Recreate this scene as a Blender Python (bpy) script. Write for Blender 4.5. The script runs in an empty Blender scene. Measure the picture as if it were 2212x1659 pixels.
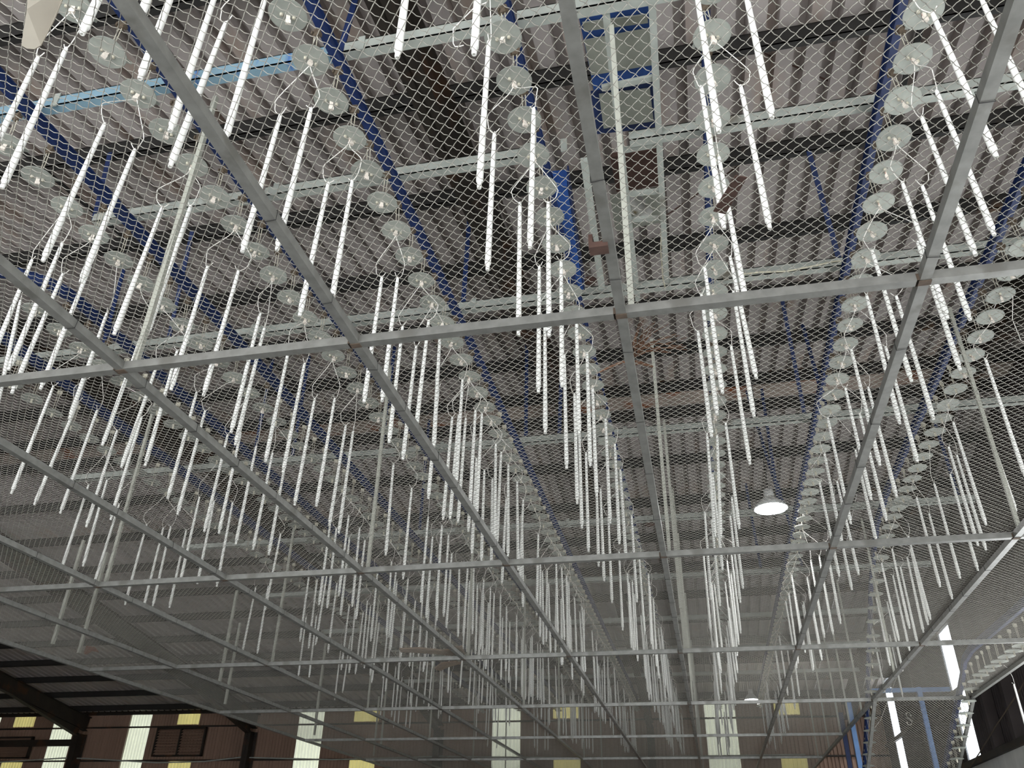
import bpy, math, random
from mathutils import Vector, Matrix, Quaternion
random.seed(7)
SC = bpy.context.scene
COL = SC.collection
EYE = 1.6                      # the camera stands this high above the shop floor; heights below are measured from the eye
# ------------------------------------------------------------------ camera
FPX = 1761.81
RGT = Vector((0.9767842397252221, 0.21349314608183942, 0.017698180711533538))
DWN = Vector((-0.09481337548564929, 0.5049167937591053, -0.8579449021988781))
FWD = Vector((-0.19210146499555128, 0.8363490347672458, 0.5134367723395545))
cd = bpy.data.cameras.new('camera'); cam = bpy.data.objects.new('camera', cd); COL.objects.link(cam)
cd.sensor_width = 36; cd.lens = FPX / 2212 * 36; cd.clip_start = .05; cd.clip_end = 400
cam.matrix_world = Matrix(((RGT.x, -DWN.x, -FWD.x, 0), (RGT.y, -DWN.y, -FWD.y, 0), (RGT.z, -DWN.z, -FWD.z, EYE), (0, 0, 0, 1)))
SC.camera = cam
# ------------------------------------------------------------------ light
wd = bpy.data.worlds.new('overcast_sky'); SC.world = wd; wd.use_nodes = True
bgn = wd.node_tree.nodes['Background']; bgn.inputs[0].default_value = (.93, .97, 1, 1); bgn.inputs[1].default_value = 6.2
SC.view_settings.view_transform = 'Standard'; SC.view_settings.look = 'None'
SC.view_settings.gamma = 1; SC.view_settings.use_curve_mapping = False
SC.view_settings.exposure = -0.12
sund = bpy.data.lights.new('sun', 'SUN'); sund.energy = 2.0; sund.angle = .02; sund.color = (1, .98, .95)
sun = bpy.data.objects.new('sun', sund); COL.objects.link(sun); sun.location = (6, -30, 30)
sun.rotation_euler = Vector((-.42, .64, -.64)).to_track_quat('-Z', 'Y').to_euler()
def area(name, loc, rot, sx, sy, power, col=(1, 1, 1)):
    l = bpy.data.lights.new(name, 'AREA'); l.shape = 'RECTANGLE'; l.size = sx; l.size_y = sy; l.energy = power; l.color = col
    o = bpy.data.objects.new(name, l); COL.objects.link(o); o.location = loc; o.rotation_euler = rot; return o
# ------------------------------------------------------------------ helpers
def px(x, y):
    return RGT * ((x - 1106) / FPX) + DWN * ((y - 829.5) / FPX) + FWD
def atz(x, y, z): d = px(x, y); return d * (z / d.z)
def atx(x, y, X): d = px(x, y); return d * (X / d.x)
def aty(x, y, Y): d = px(x, y); return d * (Y / d.y)
def lin(c): return tuple(((v / 255) / 12.92 if v / 255 <= .04045 else ((v / 255 + .055) / 1.055) ** 2.4) for v in c)
def mat(name, c, rough=.6, metal=0., var=.12, scale=6., spot=None, spot_amt=.5, spot_scale=3., bump=0., rnd=0., stretch=None, transp=0., transl=0.):
    m = bpy.data.materials.new(name); m.use_nodes = True; nt = m.node_tree; N = nt.nodes; L = nt.links
    b = N['Principled BSDF']; b.inputs['Roughness'].default_value = rough; b.inputs['Metallic'].default_value = metal
    tc = N.new('ShaderNodeTexCoord'); src = tc.outputs['Object']
    if stretch:
        mp = N.new('ShaderNodeMapping'); mp.inputs['Scale'].default_value = stretch; L.new(src, mp.inputs[0]); src = mp.outputs[0]
    nz = N.new('ShaderNodeTexNoise'); nz.inputs['Scale'].default_value = scale; nz.inputs['Detail'].default_value = 5; L.new(src, nz.inputs['Vector'])
    r = N.new('ShaderNodeValToRGB'); l = lin(c)
    r.color_ramp.elements[0].position = .3; r.color_ramp.elements[1].position = .7
    r.color_ramp.elements[0].color = (*[v * (1 - var) for v in l], 1); r.color_ramp.elements[1].color = (*[min(1, v * (1 + var)) for v in l], 1)
    L.new(nz.outputs['Fac'], r.inputs[0]); out = r.outputs[0]
    if spot:
        n2 = N.new('ShaderNodeTexNoise'); n2.inputs['Scale'].default_value = spot_scale; n2.inputs['Detail'].default_value = 6; L.new(src, n2.inputs['Vector'])
        r2 = N.new('ShaderNodeValToRGB'); r2.color_ramp.elements[0].position = 1 - spot_amt; r2.color_ramp.elements[1].position = min(1, 1.12 - spot_amt)
        L.new(n2.outputs['Fac'], r2.inputs[0])
        mx = N.new('ShaderNodeMixRGB'); L.new(r2.outputs[0], mx.inputs[0]); L.new(out, mx.inputs[1]); mx.inputs[2].default_value = (*lin(spot), 1); out = mx.outputs[0]
    if rnd:
        oi = N.new('ShaderNodeObjectInfo'); mr = N.new('ShaderNodeMapRange'); mr.inputs[3].default_value = 1 - rnd; mr.inputs[4].default_value = 1 + rnd
        L.new(oi.outputs['Random'], mr.inputs[0]); hs = N.new('ShaderNodeHueSaturation'); L.new(mr.outputs[0], hs.inputs['Value']); L.new(out, hs.inputs['Color']); out = hs.outputs[0]
    L.new(out, b.inputs['Base Color'])
    if bump:
        bp = N.new('ShaderNodeBump'); bp.inputs['Strength'].default_value = bump; bp.inputs['Distance'].default_value = .02; L.new(nz.outputs['Fac'], bp.inputs['Height']); L.new(bp.outputs[0], b.inputs['Normal'])
    sh = b.outputs[0]
    if transl:
        t = N.new('ShaderNodeBsdfTranslucent'); L.new(out, t.inputs[0]); ms = N.new('ShaderNodeMixShader'); ms.inputs[0].default_value = transl
        L.new(sh, ms.inputs[1]); L.new(t.outputs[0], ms.inputs[2]); sh = ms.outputs[0]
    if transp:
        t = N.new('ShaderNodeBsdfTransparent'); L.new(out, t.inputs[0]); ms = N.new('ShaderNodeMixShader'); ms.inputs[0].default_value = transp
        L.new(sh, ms.inputs[1]); L.new(t.outputs[0], ms.inputs[2]); sh = ms.outputs[0]
    if sh is not b.outputs[0]: L.new(sh, N['Material Output'].inputs[0])
    return m
M = {}
M['white'] = mat('white_powder_coat', (247, 246, 240), .45, var=.02)
M['wire_white'] = mat('white_coated_wire', (238, 234, 226), .5, var=.06, scale=40)
M['net'] = mat('galvanised_net_wire', (170, 166, 156), .5, .35, var=.1, scale=9)
M['frame'] = mat('galvanised_square_tube', (138, 137, 132), .42, .5, var=.16, scale=14, spot=(120, 118, 112), spot_amt=.42, spot_scale=5, rnd=.06)
M['post'] = mat('dusty_grey_post', (172, 172, 160), .55, .1, var=.1, scale=8)
M['weld'] = mat('rusty_weld', (84, 70, 58), .85, var=.3, scale=25)
M['chan'] = mat('dusty_galvanised_channel', (170, 174, 166), .55, .15, var=.14, scale=5, spot=(118, 112, 100), spot_amt=.4, spot_scale=2.5)
M['bluefade'] = mat('blue_splashed_channel', (130, 160, 175), .55, .1, var=.1, scale=4, spot=(40, 96, 176), spot_amt=.42, spot_scale=7, stretch=(1, .2, .2))
M['blue'] = mat('blue_rail_paint', (24, 43, 88), .5, var=.2, scale=7, rnd=.08)
M['ltblue'] = mat('pale_blue_paint', (120, 160, 214), .5, var=.1)
M['disc'] = mat('frosted_grey_disc', (164, 167, 158), .55, .0, var=.1, scale=16, rnd=.13, transp=.05)
M['bracket'] = mat('dusty_zinc_fitting', (190, 184, 166), .6, .1, var=.2, scale=60)
M['clamp'] = mat('paint_flecked_clamp', (226, 216, 204), .6, var=.15, scale=50, spot=(168, 92, 78), spot_amt=.4, spot_scale=60, rnd=.1)
M['trolley'] = mat('greasy_trolley', (86, 74, 60), .8, var=.35, scale=40)
M['sheet'] = mat('weathered_roof_sheet', (170, 161, 156), .75, 0, var=.12, scale=1.6, spot=(166, 148, 136), spot_amt=.44, spot_scale=2.2, rnd=.07, stretch=(1, .35, 1))
M['rust'] = mat('rusted_ridge_sheet', (176, 160, 148), .8, 0, var=.2, scale=3, spot=(150, 84, 44), spot_amt=.46, spot_scale=1.4)
M['purlin'] = mat('dark_steel_purlin', (40, 38, 36), .6, .1, var=.22, scale=3, spot=(92, 68, 48), spot_amt=.36, spot_scale=1.5)
M['rafter'] = mat('dark_brown_rafter', (44, 37, 30), .65, .1, var=.25, scale=3, spot=(70, 46, 28), spot_amt=.45, spot_scale=2)
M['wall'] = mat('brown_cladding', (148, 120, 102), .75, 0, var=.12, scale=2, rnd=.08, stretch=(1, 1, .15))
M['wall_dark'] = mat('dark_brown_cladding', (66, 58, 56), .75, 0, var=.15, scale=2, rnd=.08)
M['trans_w'] = mat('pale_translucent_sheet', (220, 222, 200), .5, 0, var=.05, scale=3, spot=(190, 196, 150), spot_amt=.34, spot_scale=1.5, transp=.15)
M['trans_y'] = mat('yellowed_translucent_sheet', (206, 194, 128), .5, 0, var=.1, scale=3, spot=(170, 140, 70), spot_amt=.42, spot_scale=1.5, stretch=(1, 1, .2), transp=.12)
M['clear'] = mat('clear_rooflight_sheet', (246, 248, 250), .4, 0, var=.02, transp=.8)
M['masonry'] = mat('white_masonry', (214, 212, 206), .85, 0, var=.08, scale=4, spot=(150, 146, 136), spot_amt=.36, spot_scale=5, stretch=(1, 1, .2))
M['concrete'] = mat('concrete_floor', (152, 152, 150), .8, 0, var=.12, scale=2)
M['plate'] = mat('rusty_steel_plate', (74, 52, 44), .85, 0, var=.2, scale=20)
M['twig'] = mat('dry_brown_twig', (118, 86, 66), .85, 0, var=.25, scale=20)
M['bark'] = mat('brown_bark', (128, 104, 84), .9, 0, var=.25, scale=14, bump=.5, stretch=(.4, 2, 1))
M['leaf'] = mat('dead_orange_leaf', (146, 84, 58), .8, 0, var=.2, scale=20)
M['plastic'] = mat('cloudy_plastic', (172, 164, 150), .5, 0, var=.07, scale=9, transl=.35, transp=.12)
M['cable'] = mat('cream_cable', (206, 200, 176), .6, 0, var=.08)
M['dark'] = mat('black_rubber', (36, 34, 33), .7, 0)
M['panelgrey'] = mat('grey_green_panel', (150, 152, 140), .6, 0, var=.1, scale=3)
M['brightblue'] = mat('bright_blue_paint', (30, 70, 136), .5, 0, var=.2, scale=6)
M['motor'] = mat('grimy_motor_casing', (196, 194, 188), .6, 0, var=.15, scale=12, spot=(120, 104, 60), spot_amt=.4, spot_scale=8)
M['shade'] = mat('white_lamp_shade', (224, 224, 222), .4, 0, var=.04)
def emit(name, col, s):
    m = bpy.data.materials.new(name); m.use_nodes = True; nt = m.node_tree; b = nt.nodes['Principled BSDF']
    b.inputs['Emission Color'].default_value = (*col, 1); b.inputs['Emission Strength'].default_value = s; return m
M['glow'] = emit('lit_lamp_glass', (.95, .98, 1), 26)

class MB:
    def __init__(s): s.v = []; s.f = []; s.sm = []
    def quadbox(s, c8, smooth=False):
        n = len(s.v); s.v += [tuple(c) for c in c8]
        for q in ((0, 3, 2, 1), (4, 5, 6, 7), (0, 1, 5, 4), (1, 2, 6, 5), (2, 3, 7, 6), (3, 0, 4, 7)): s.f.append(tuple(n + i for i in q)); s.sm.append(smooth)
    def box(s, a, b):
        (x0, y0, z0), (x1, y1, z1) = a, b
        s.quadbox([(x0, y0, z0), (x1, y0, z0), (x1, y1, z0), (x0, y1, z0), (x0, y0, z1), (x1, y0, z1), (x1, y1, z1), (x0, y1, z1)]); return s
    def bar(s, p, q, w, h, up=(0, 0, 1)):
        p = Vector(p); q = Vector(q); d = (q - p).normalized(); u = Vector(up)
        if abs(d.dot(u)) > .98: u = Vector((0, 1, 0))
        r = d.cross(u).normalized() * w / 2; t = r.cross(d).normalized() * h / 2
        s.quadbox([p - r - t, p + r - t, q + r - t, q - r - t, p - r + t, p + r + t, q + r + t, q - r + t]); return s
    def tube(s, pts, rad, n=6, cap=True, smooth=True):
        pts = [Vector(p) for p in pts]; k = len(pts); rr = rad if isinstance(rad, (list, tuple)) else [rad] * k
        d0 = (pts[1] - pts[0]).normalized(); u = Vector((0, 0, 1)) if abs(d0.z) < .9 else Vector((1, 0, 0)); n0 = len(s.v)
        for i, p in enumerate(pts):
            d = (pts[min(i + 1, k - 1)] - pts[max(i - 1, 0)]).normalized()
            a = d.cross(u); a = a.normalized() if a.length > 1e-6 else Vector((1, 0, 0)); b = a.cross(d); u = -b if False else b
            u = b
            for j in range(n):
                t = 2 * math.pi * j / n; s.v.append(tuple(p + (a * math.cos(t) + b * math.sin(t)) * rr[i]))
        for i in range(k - 1):
            for j in range(n):
                s.f.append((n0 + i * n + j, n0 + i * n + (j + 1) % n, n0 + (i + 1) * n + (j + 1) % n, n0 + (i + 1) * n + j)); s.sm.append(smooth)
        if cap:
            s.f.append(tuple(n0 + j for j in range(n))); s.sm.append(False); s.f.append(tuple(n0 + (k - 1) * n + j for j in reversed(range(n)))); s.sm.append(False)
        return s
    def lathe(s, prof, n=24, c=(0, 0, 0), smooth=True, cap=True):
        n0 = len(s.v); k = len(prof)
        for r, z in prof:
            for j in range(n):
                t = 2 * math.pi * j / n; s.v.append((c[0] + r * math.cos(t), c[1] + r * math.sin(t), c[2] + z))
        for i in range(k - 1):
            for j in range(n):
                s.f.append((n0 + i * n + j, n0 + i * n + (j + 1) % n, n0 + (i + 1) * n + (j + 1) % n, n0 + (i + 1) * n + j)); s.sm.append(smooth)
        for i in (0, k - 1):
            if cap and prof[i][0] > 1e-4: s.f.append(tuple(n0 + i * n + j for j in range(n))); s.sm.append(False)
        return s
    def poly(s, pts, th, nrm=(0, 0, 1)):
        n0 = len(s.v); k = len(pts); o = Vector(nrm).normalized() * th
        s.v += [tuple(p) for p in pts] + [tuple(Vector(p) + o) for p in pts]
        s.f.append(tuple(n0 + i for i in range(k))); s.f.append(tuple(n0 + k + i for i in reversed(range(k)))); s.sm += [False, False]
        for i in range(k): s.f.append((n0 + i, n0 + k + i, n0 + k + (i + 1) % k, n0 + (i + 1) % k)); s.sm.append(False)
        return s
    def mesh(s, name, m):
        me = bpy.data.meshes.new(name); me.from_pydata(s.v, [], s.f); me.polygons.foreach_set('use_smooth', s.sm)
        me.materials.append(M[m] if isinstance(m, str) else m); me.update(); return me
    def obj(s, name, m, parent=None, loc=None): return ob(name, s.mesh(name, m), parent, loc)
def ob(name, data, parent=None, loc=None):
    o = bpy.data.objects.new(name, data); COL.objects.link(o)
    if parent: o.parent = parent
    if loc is not None: o.location = loc
    return o
def tag(o, label=None, cat=None, group=None, kind=None):
    if label: o['label'] = label
    if cat: o['category'] = cat
    if group: o['group'] = group
    if kind: o['kind'] = kind
    return o
def empty(name, loc=(0, 0, 0), label=None, cat=None, group=None, kind=None):
    o = ob(name, None); o.location = loc; o.empty_display_size = .1; return tag(o, label, cat, group, kind)
ONES = 'zeroth first second third fourth fifth sixth seventh eighth ninth tenth eleventh twelfth thirteenth fourteenth fifteenth sixteenth seventeenth eighteenth nineteenth'.split()
TENS = {2: ('twenty', 'twentieth'), 3: ('thirty', 'thirtieth'), 4: ('forty', 'fortieth'), 5: ('fifty', 'fiftieth'), 6: ('sixty', 'sixtieth'), 7: ('seventy', 'seventieth'), 8: ('eighty', 'eightieth'), 9: ('ninety', 'ninetieth')}
def nth(n):
    if n < 20: return ONES[n]
    a, b = TENS[n // 10]; return b if n % 10 == 0 else a + '-' + ONES[n % 10]

# ------------------------------------------------------------------ building shell
RY, RZ, SL = 12.95, 7.4, .14          # ridge line and roof slope
Y0, Y1, X0, X1 = -4.0, 29.9, -31.2, 5.6
def roofz(y): return RZ - SL * abs(y - RY)
fl = MB().box((X0, Y0, -1.75), (X1, Y1, -1.6)).obj('floor', 'concrete'); tag(fl, kind='structure')
ceil = empty('ceiling', (0, RY, RZ), kind='structure')
def sheet_mesh(L, slope, m):
    W = 1.04; prof = []                                             # four recessed ribs per sheet
    for k in range(4):
        x = k * .26; prof += [(x, 0), (x + .155, 0), (x + .168, .12), (x + .247, .12)]
    prof.append((W, 0)); b = MB(); n = len(prof)
    for t in (0, .5, 1):
        for x, z in prof: b.v.append((x, t * L, z + t * L * slope))
    for r in range(2):
        for i in range(n - 1): b.f.append((r * n + i, r * n + i + 1, (r + 1) * n + i + 1, (r + 1) * n + i)); b.sm.append(False)
    return b.mesh('roof_sheet', m)
shA = sheet_mesh(RY - .12 - Y0, SL, 'sheet'); shB = sheet_mesh(Y1 - RY - .12, -SL, 'sheet')
nx = int((X1 - X0) / 1.04) + 1
for k in range(nx):
    x = X1 - (k + 1) * 1.04
    ob('roof_sheet', shA, ceil, (x, Y0 - RY, roofz(Y0) - RZ + random.uniform(0, .006)))
    ob('roof_sheet', shB, ceil, (x, .12, -SL * .12 + random.uniform(0, .006)))
rid = MB()
for k in range(nx * 2):
    x = X1 - (k + 1) * .52; rid.quadbox([(x, RY - .3, RZ - .04), (x + .53, RY - .3, RZ - .04), (x + .53, RY + .3, RZ - .04), (x, RY + .3, RZ - .04), (x, RY - .3, RZ - .03), (x + .53, RY - .3, RZ - .03), (x + .53, RY + .3, RZ - .03), (x, RY + .3, RZ - .03)])
for i in range(0, len(rid.v), 8):
    m = MB(); m.quadbox([(v[0], v[1] - RY, v[2] - RZ + random.uniform(-.02, .0)) for v in rid.v[i:i + 8]]); m.obj('ridge_sheet', 'rust', ceil)
def purlin(y):
    z = roofz(y) - .01; b = MB(); x0, x1 = X0, X1
    b.box((x0, -.035, -.19), (x1, -.027, 0)).box((x0, -.035, -.19), (x1, .035, -.182)).box((x0, -.035, -.008), (x1, .035, 0))
    o = b.obj('purlin', 'purlin', ceil, (0, y - RY, z - RZ)); return o
py = [4.84 + 1.5 * k for k in range(-5, 6)]; PUR = [y for y in py if y < RY - .3] + [RY + .38 + 1.55 * k for k in range(11)]
for y in PUR: purlin(y)
FR = [-23.4, -16.25, -9.1, -1.8, 4.45]                               # portal frames
def ibeam(p, q, w, h, t=.02):
    b = MB(); p = Vector(p); q = Vector(q); up = Vector((0, 0, 1)) if abs((q - p).normalized().z) < .9 else Vector((0, 1, 0))
    d = (q - p).normalized(); u = (up - d * d.dot(up)).normalized() * (h / 2 - t / 2)
    b.bar(p, q, t, h, up).bar(p + u, q + u, w, t, up).bar(p - u, q - u, w, t, up); return b
for X in FR:
    for (ya, yb) in ((Y0, RY), (RY, Y1 - .3)):
        ibeam((X, ya - RY, roofz(ya) - .2 - .25 - RZ), (X, yb - RY, roofz(yb) - .2 - .25 - RZ), .2, .5).obj('rafter', 'rafter', ceil)
    b = MB(); ze = roofz(Y1 - .3) - .7                               # tapered haunch at the far eave
    b.poly([(X - .01, Y1 - 4.5 - RY, roofz(Y1 - 4.5) - .7 - RZ), (X - .01, Y1 - .7 - RY, roofz(Y1 - .7) - .7 - RZ), (X - .01, Y1 - .7 - RY, roofz(Y1 - .7) - .98 - RZ)], .02, (1, 0, 0))
    b.bar((X, Y1 - 4.5 - RY, roofz(Y1 - 4.5) - .7 - RZ), (X, Y1 - .7 - RY, roofz(Y1 - .7) - .98 - RZ), .2, .02); b.obj('rafter_haunch', 'rafter', ceil)
for (a, b) in (((1415, 15), (1885, 215)), ((1835, 225), (2010, 130)), ((1425, 475), (1600, 355))):   # thin brown brace rods below the sheets
    p = atz(*a, 6.35); q = atz(*b, 6.45); o = MB().tube([p, q], .009, 5).obj('brace_rod', 'plate', ceil); o.location = -Vector((0, RY, RZ))
for y0_, y1_ in zip(PUR[4:9], PUR[5:10]):                            # dark sag rods from purlin to purlin
    for X in (-6.2, 2.35):
        o = MB().bar((X, y0_, roofz(y0_) - .07), (X, y1_, roofz(y1_) - .07), .05, .02).obj('sag_bar', 'dark', ceil); o.location = -Vector((0, RY, RZ))

def clad(W, H, pitch, m, depth=.03):
    b = MB(); prof = []; n = int(round(W / pitch))
    for k in range(n):
        x = k * pitch; prof += [(x, 0), (x + pitch * .55, 0), (x + pitch * .65, depth), (x + pitch * .9, depth)]
    prof.append((W, 0)); n = len(prof)
    for z in (0, H):
        for x, d in prof: b.v.append((x, d, z))
    for i in range(n - 1): b.f.append((i, i + 1, n + i + 1, n + i)); b.sm.append(False)
    return b.mesh('wall_sheet', m)
wf = empty('wall_far', (0, Y1, -1.6), kind='structure')
YW = 29.7; EZ = 5.2
WHITE = [(-21.65, -20.72), (-14.6, -13.62), (-7.27, -6.27), (0.0, 1.0), (-25.0, -24.05), (-28.4, -27.5)]
YEL = [(-19.6, -18.68), (-12.45, -11.5), (-5.12, -4.2), (2.25, 3.05), (-26.85, -25.9)]
cache = {}
def wsheet(par, x0, x1, z0, z1, m, name='wall_sheet', rot=False):
    key = (round(x1 - x0, 2), round(z1 - z0, 2), m)
    if key not in cache: cache[key] = clad(x1 - x0, z1 - z0, .125, m)
    o = ob(name, cache[key], par)
    if rot: o.rotation_euler.z = math.pi / 2; o.location = Vector((X1 - .05, x0, z0)) - par.location
    else: o.location = Vector((x0, YW, z0)) - par.location
    return o
edges = sorted(WHITE + YEL); cur = X0
def fill(x0, x1):
    n = max(1, round((x1 - x0) / 1.0))
    for k in range(n): wsheet(wf, x0 + (x1 - x0) * k / n, x0 + (x1 - x0) * (k + 1) / n, -1.6, EZ, 'wall')
for (a, b) in edges:
    if a > cur: fill(cur, a)
    if (a, b) in WHITE:
        wsheet(wf, a, b, -1.6, 0, 'wall')
        for z0, z1 in ((0, 2.2), (2.2, 4.4), (4.4, EZ)): wsheet(wf, a, b, z0, z1, 'trans_w', 'translucent_panel')
    else:
        wsheet(wf, a, b, -1.6, 1.2, 'wall'); wsheet(wf, a, b, 1.2, 3.35, 'trans_y', 'translucent_panel'); wsheet(wf, a, b, 3.35, 4.58, 'wall'); wsheet(wf, a, b, 4.58, EZ, 'trans_y', 'translucent_panel')
    cur = b
fill(cur, X1)
for z, h in ((4.5, .05), (3.33, .05), (2.0, .05), (5.03, .16)):
    MB().box((X0, YW - .08, z - h / 2), (X1, YW - .005, z + h / 2)).obj('girt', 'rafter', wf, -wf.location)
for X in FR[:-1]: ibeam((X, YW - .35, -1.6), (X, YW - .35, 4.25), .22, .5).obj('column', 'rafter', wf, -wf.location)
MB().box((-31, 29.3, 3.82), (-23.45, 29.4, 4.05)).obj('eave_beam', 'rafter', wf, -wf.location)
# gable wall on the right
wr = empty('wall_right', (X1, 12, -1.6), kind='structure')
OPEN = [(20.15, 21.1, 5.15), (27.35, 28.4, 5.3)]
MB().box((X1 - .22, 15.6, -1.6), (X1 - .02, Y1, 2.05)).box((X1 - .22, Y0, -1.6), (X1 - .02, 4.0, 2.05)).obj('masonry_wall', 'masonry', wr, -wr.location)
MB().box((X1 - .3, Y0, 2.05), (X1 - .02, Y1, 2.17)).obj('wall_cap', 'rafter', wr, -wr.location)
y = Y0
while y < Y1 - .01:
    y2 = min(y + 1.0, Y1)
    for (a, b, zt) in OPEN:
        if a - .01 <= y < b - .01: y2 = b
        elif y < a < y2: y2 = a
    op = [o for o in OPEN if abs(o[0] - y) < .02]
    top = max(roofz(y), roofz(y2)) + .06
    if op:
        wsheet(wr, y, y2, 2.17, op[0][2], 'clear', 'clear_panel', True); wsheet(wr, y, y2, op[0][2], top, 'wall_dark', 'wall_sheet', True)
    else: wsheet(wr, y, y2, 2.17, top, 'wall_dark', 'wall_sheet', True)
    y = y2
for z in (3.6, 5.0): MB().box((X1 - .14, Y0, z - .05), (X1 - .06, Y1, z + .05)).obj('girt', 'rafter', wr, -wr.location)
for yy in (17.0, 23.6, 18.3): MB().box((X1 - .3, yy, 2.17), (X1 - .1, yy + .16, roofz(yy) - .2)).obj('wall_stud', 'wall_dark', wr, -wr.location)
wl = MB().box((X0 - .1, Y0, -1.6), (X0, Y1, 7.4)).obj('wall_left_unseen', 'wall'); tag(wl, kind='structure')  # out-of-view end wall, added to keep the left side dark
wn = MB().box((X0, Y0 - .2, -1.6), (-14, Y0 - .05, 5.1)).obj('wall_near_unseen', 'wall'); tag(wn, kind='structure')  # unseen wall behind the camera, added to block daylight from the left part
MB().box((X0, RY - .5, RZ + .06), (X1, RY + .5, RZ + .08)).obj('ridge_cap', 'rust', ceil, -Vector((0, RY, RZ)))

# ------------------------------------------------------------------ steel frame that carries the net
H = 2.5438; GX, GY0, GY = -1.7303, 3.5647, 3.9095
def gx(i): return GX + 1.5 * i
def gy(j): return GY0 + GY * j
T = .052
def railname(i): return nth(i + 6)
fr = empty('net_support_frame', (GX, GY0, H), 'galvanised square-tube grid hanging under the conveyor and carrying the wire net', 'frame')
JN = 6
for i in range(-5, 5):
    ya = GY0 - 1.6 * GY if i < 4 else gy(1)
    yb = gy(JN) + .6 if i < 3 else (gy(6) if i == 3 else 15.15)
    if i == -5: ya = gy(0)
    MB().box((gx(i) - T / 2, ya, H), (gx(i) + T / 2, yb, H + T)).obj('long_rail', 'frame', fr, -fr.location)
cross = MB().box((T / 2, -T / 2, 0), (1.5 - T / 2, T / 2, T)).mesh('cross_bar', 'frame')
weld = MB().box((-.03, -.02, -.004), (.03, .02, -.0005)).box((-.04, -.027, .0), (-.0265, .027, .04)).mesh('weld_plate', 'weld')
for j in range(-1, JN + 1):
    for i in range(-5, 4):
        if i == 3 and j not in (1, 2, 3): continue
        if i == 3 and j == 3: pass
        if i < -4 and j < 1: continue
        ob('cross_bar', cross, fr, (gx(i) - fr.location.x, gy(j) - fr.location.y, 0))
    for i in range(-5, 4):
        if -3 <= i <= 3 and j <= 3: ob('weld_plate', weld, fr, (gx(i) - fr.location.x, gy(j) - fr.location.y, 0))
POSTS = [(i, j) for i in (-3, -1, 1) for j in range(0, JN + 1)] + [(3, 1), (3, 0)]
pm = MB().box((-.016, -.016, 0), (.016, .016, 5.0 - H - T)).mesh('drop_post', 'post')
for i, j in POSTS:
    if i == -3 and j == 0: continue
    ob('drop_post', pm, fr, (gx(i) + .055 - fr.location.x, gy(j) + .03 - fr.location.y, T))
for (X, Yp) in [(2.77, 13.3), (2.77, 16.6), (2.77, 18.2), (2.77, 19.6), (2.77, 21.8), (2.77, 24.2), (-.15, 9.4), (-.15, 11.6), (-.15, 13.5), (-.15, 17.0), (-.15, 21.0)]:
    ob('drop_post', pm, fr, (X + .0 - fr.location.x, Yp - fr.location.y, T))
pm2 = MB().box((-.02, -.02, 0), (.02, .02, 1.5)).mesh('drop_post', 'post')
for (X, Yp) in ((-8.72, 10.45), (-8.72, 9.9), (-8.72, 14.6), (-8.72, 18.6), (-8.72, 22.4), (-7.7, 12.6), (-7.7, 16.4), (-7.7, 20.2)): ob('drop_post', pm2, fr, (X - fr.location.x, Yp - fr.location.y, T))
tie = MB()
for i in range(-4, 4):
    yy = 2.2 + random.random() * .5
    while yy < 19:
        ring = [(gx(i) + sx * .030, yy + random.uniform(-.008, .008), H + sz) for sx, sz in ((-1, -.003), (1, -.003), (1, .056), (-1, .056), (-1, -.003))]
        tie.tube(ring, .0022, 3, False); yy += random.uniform(.5, .95)
tag(tie.obj('tie_wire', 'dark', fr, -fr.location), kind='stuff')

# ------------------------------------------------------------------ chain-link net, one strip between every two long rails
def net_mesh(W, L, dx, dy, segs, r=.0018):
    b = MB(); nk = int(round(W / (dx / 2))); nm = int(round(L / (dy / 2))); ax = W / nk; ay = L / nm
    V = b.v; F = b.f
    for m in range(nm):
        pts = []
        for k in range(nk + 1):
            up = (k + m) % 2; x, y = k * ax, (m + up) * ay; h = .0048 if up else -.0048
            if segs == 2 and k: pts.append((x - ax / 2, (m + .5) * ay + .0020, -h * .2))
            if segs == 2: pts += [(x - .0016, y - (.0012 if up else -.0012), h), (x + .0016, y - (.0012 if up else -.0012), -h)]
            else: pts.append((x, y, 0))
        n0 = len(V); c = len(pts)
        for i, p in enumerate(pts):
            a = pts[max(0, i - 1)]; e = pts[min(c - 1, i + 1)]; tx, ty = e[0] - a[0], e[1] - a[1]; l = math.hypot(tx, ty); nx_, ny_ = -ty / l * r, tx / l * r
            V.append((p[0] + nx_, p[1] + ny_, p[2] + r * .6)); V.append((p[0] - nx_, p[1] - ny_, p[2] + r * .6)); V.append((p[0], p[1], p[2] - r * 1.1))
        for i in range(c - 1):
            o = n0 + 3 * i
            F += [(o, o + 1, o + 4, o + 3), (o + 1, o + 2, o + 5, o + 4), (o + 2, o, o + 3, o + 5)]
    b.sm = [True] * len(F)
    return b.mesh('net_panel', 'net')
Wp = 1.5
NEAR = net_mesh(Wp, GY, .0582, .0601, 2, .0017); FAR = net_mesh(Wp, GY, .0582, .0601, 1, .0013)
for i in range(-5, 4):
    strip = empty('chain_link_net', (gx(i), GY0, H + T + .004), 'strip of chain-link net on the steel grid, %s strip from the left' % nth(i + 6), 'net', 'chain-link net strips on the grid')
    for j in range(-1, JN):
        if i == 3 and j not in (1, 2): continue
        if i == -5 and j < 0: continue
        me = NEAR if j < 2 else FAR
        tag(ob('net_panel', me, strip, (0, GY * j, 0)), kind='stuff')
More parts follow.
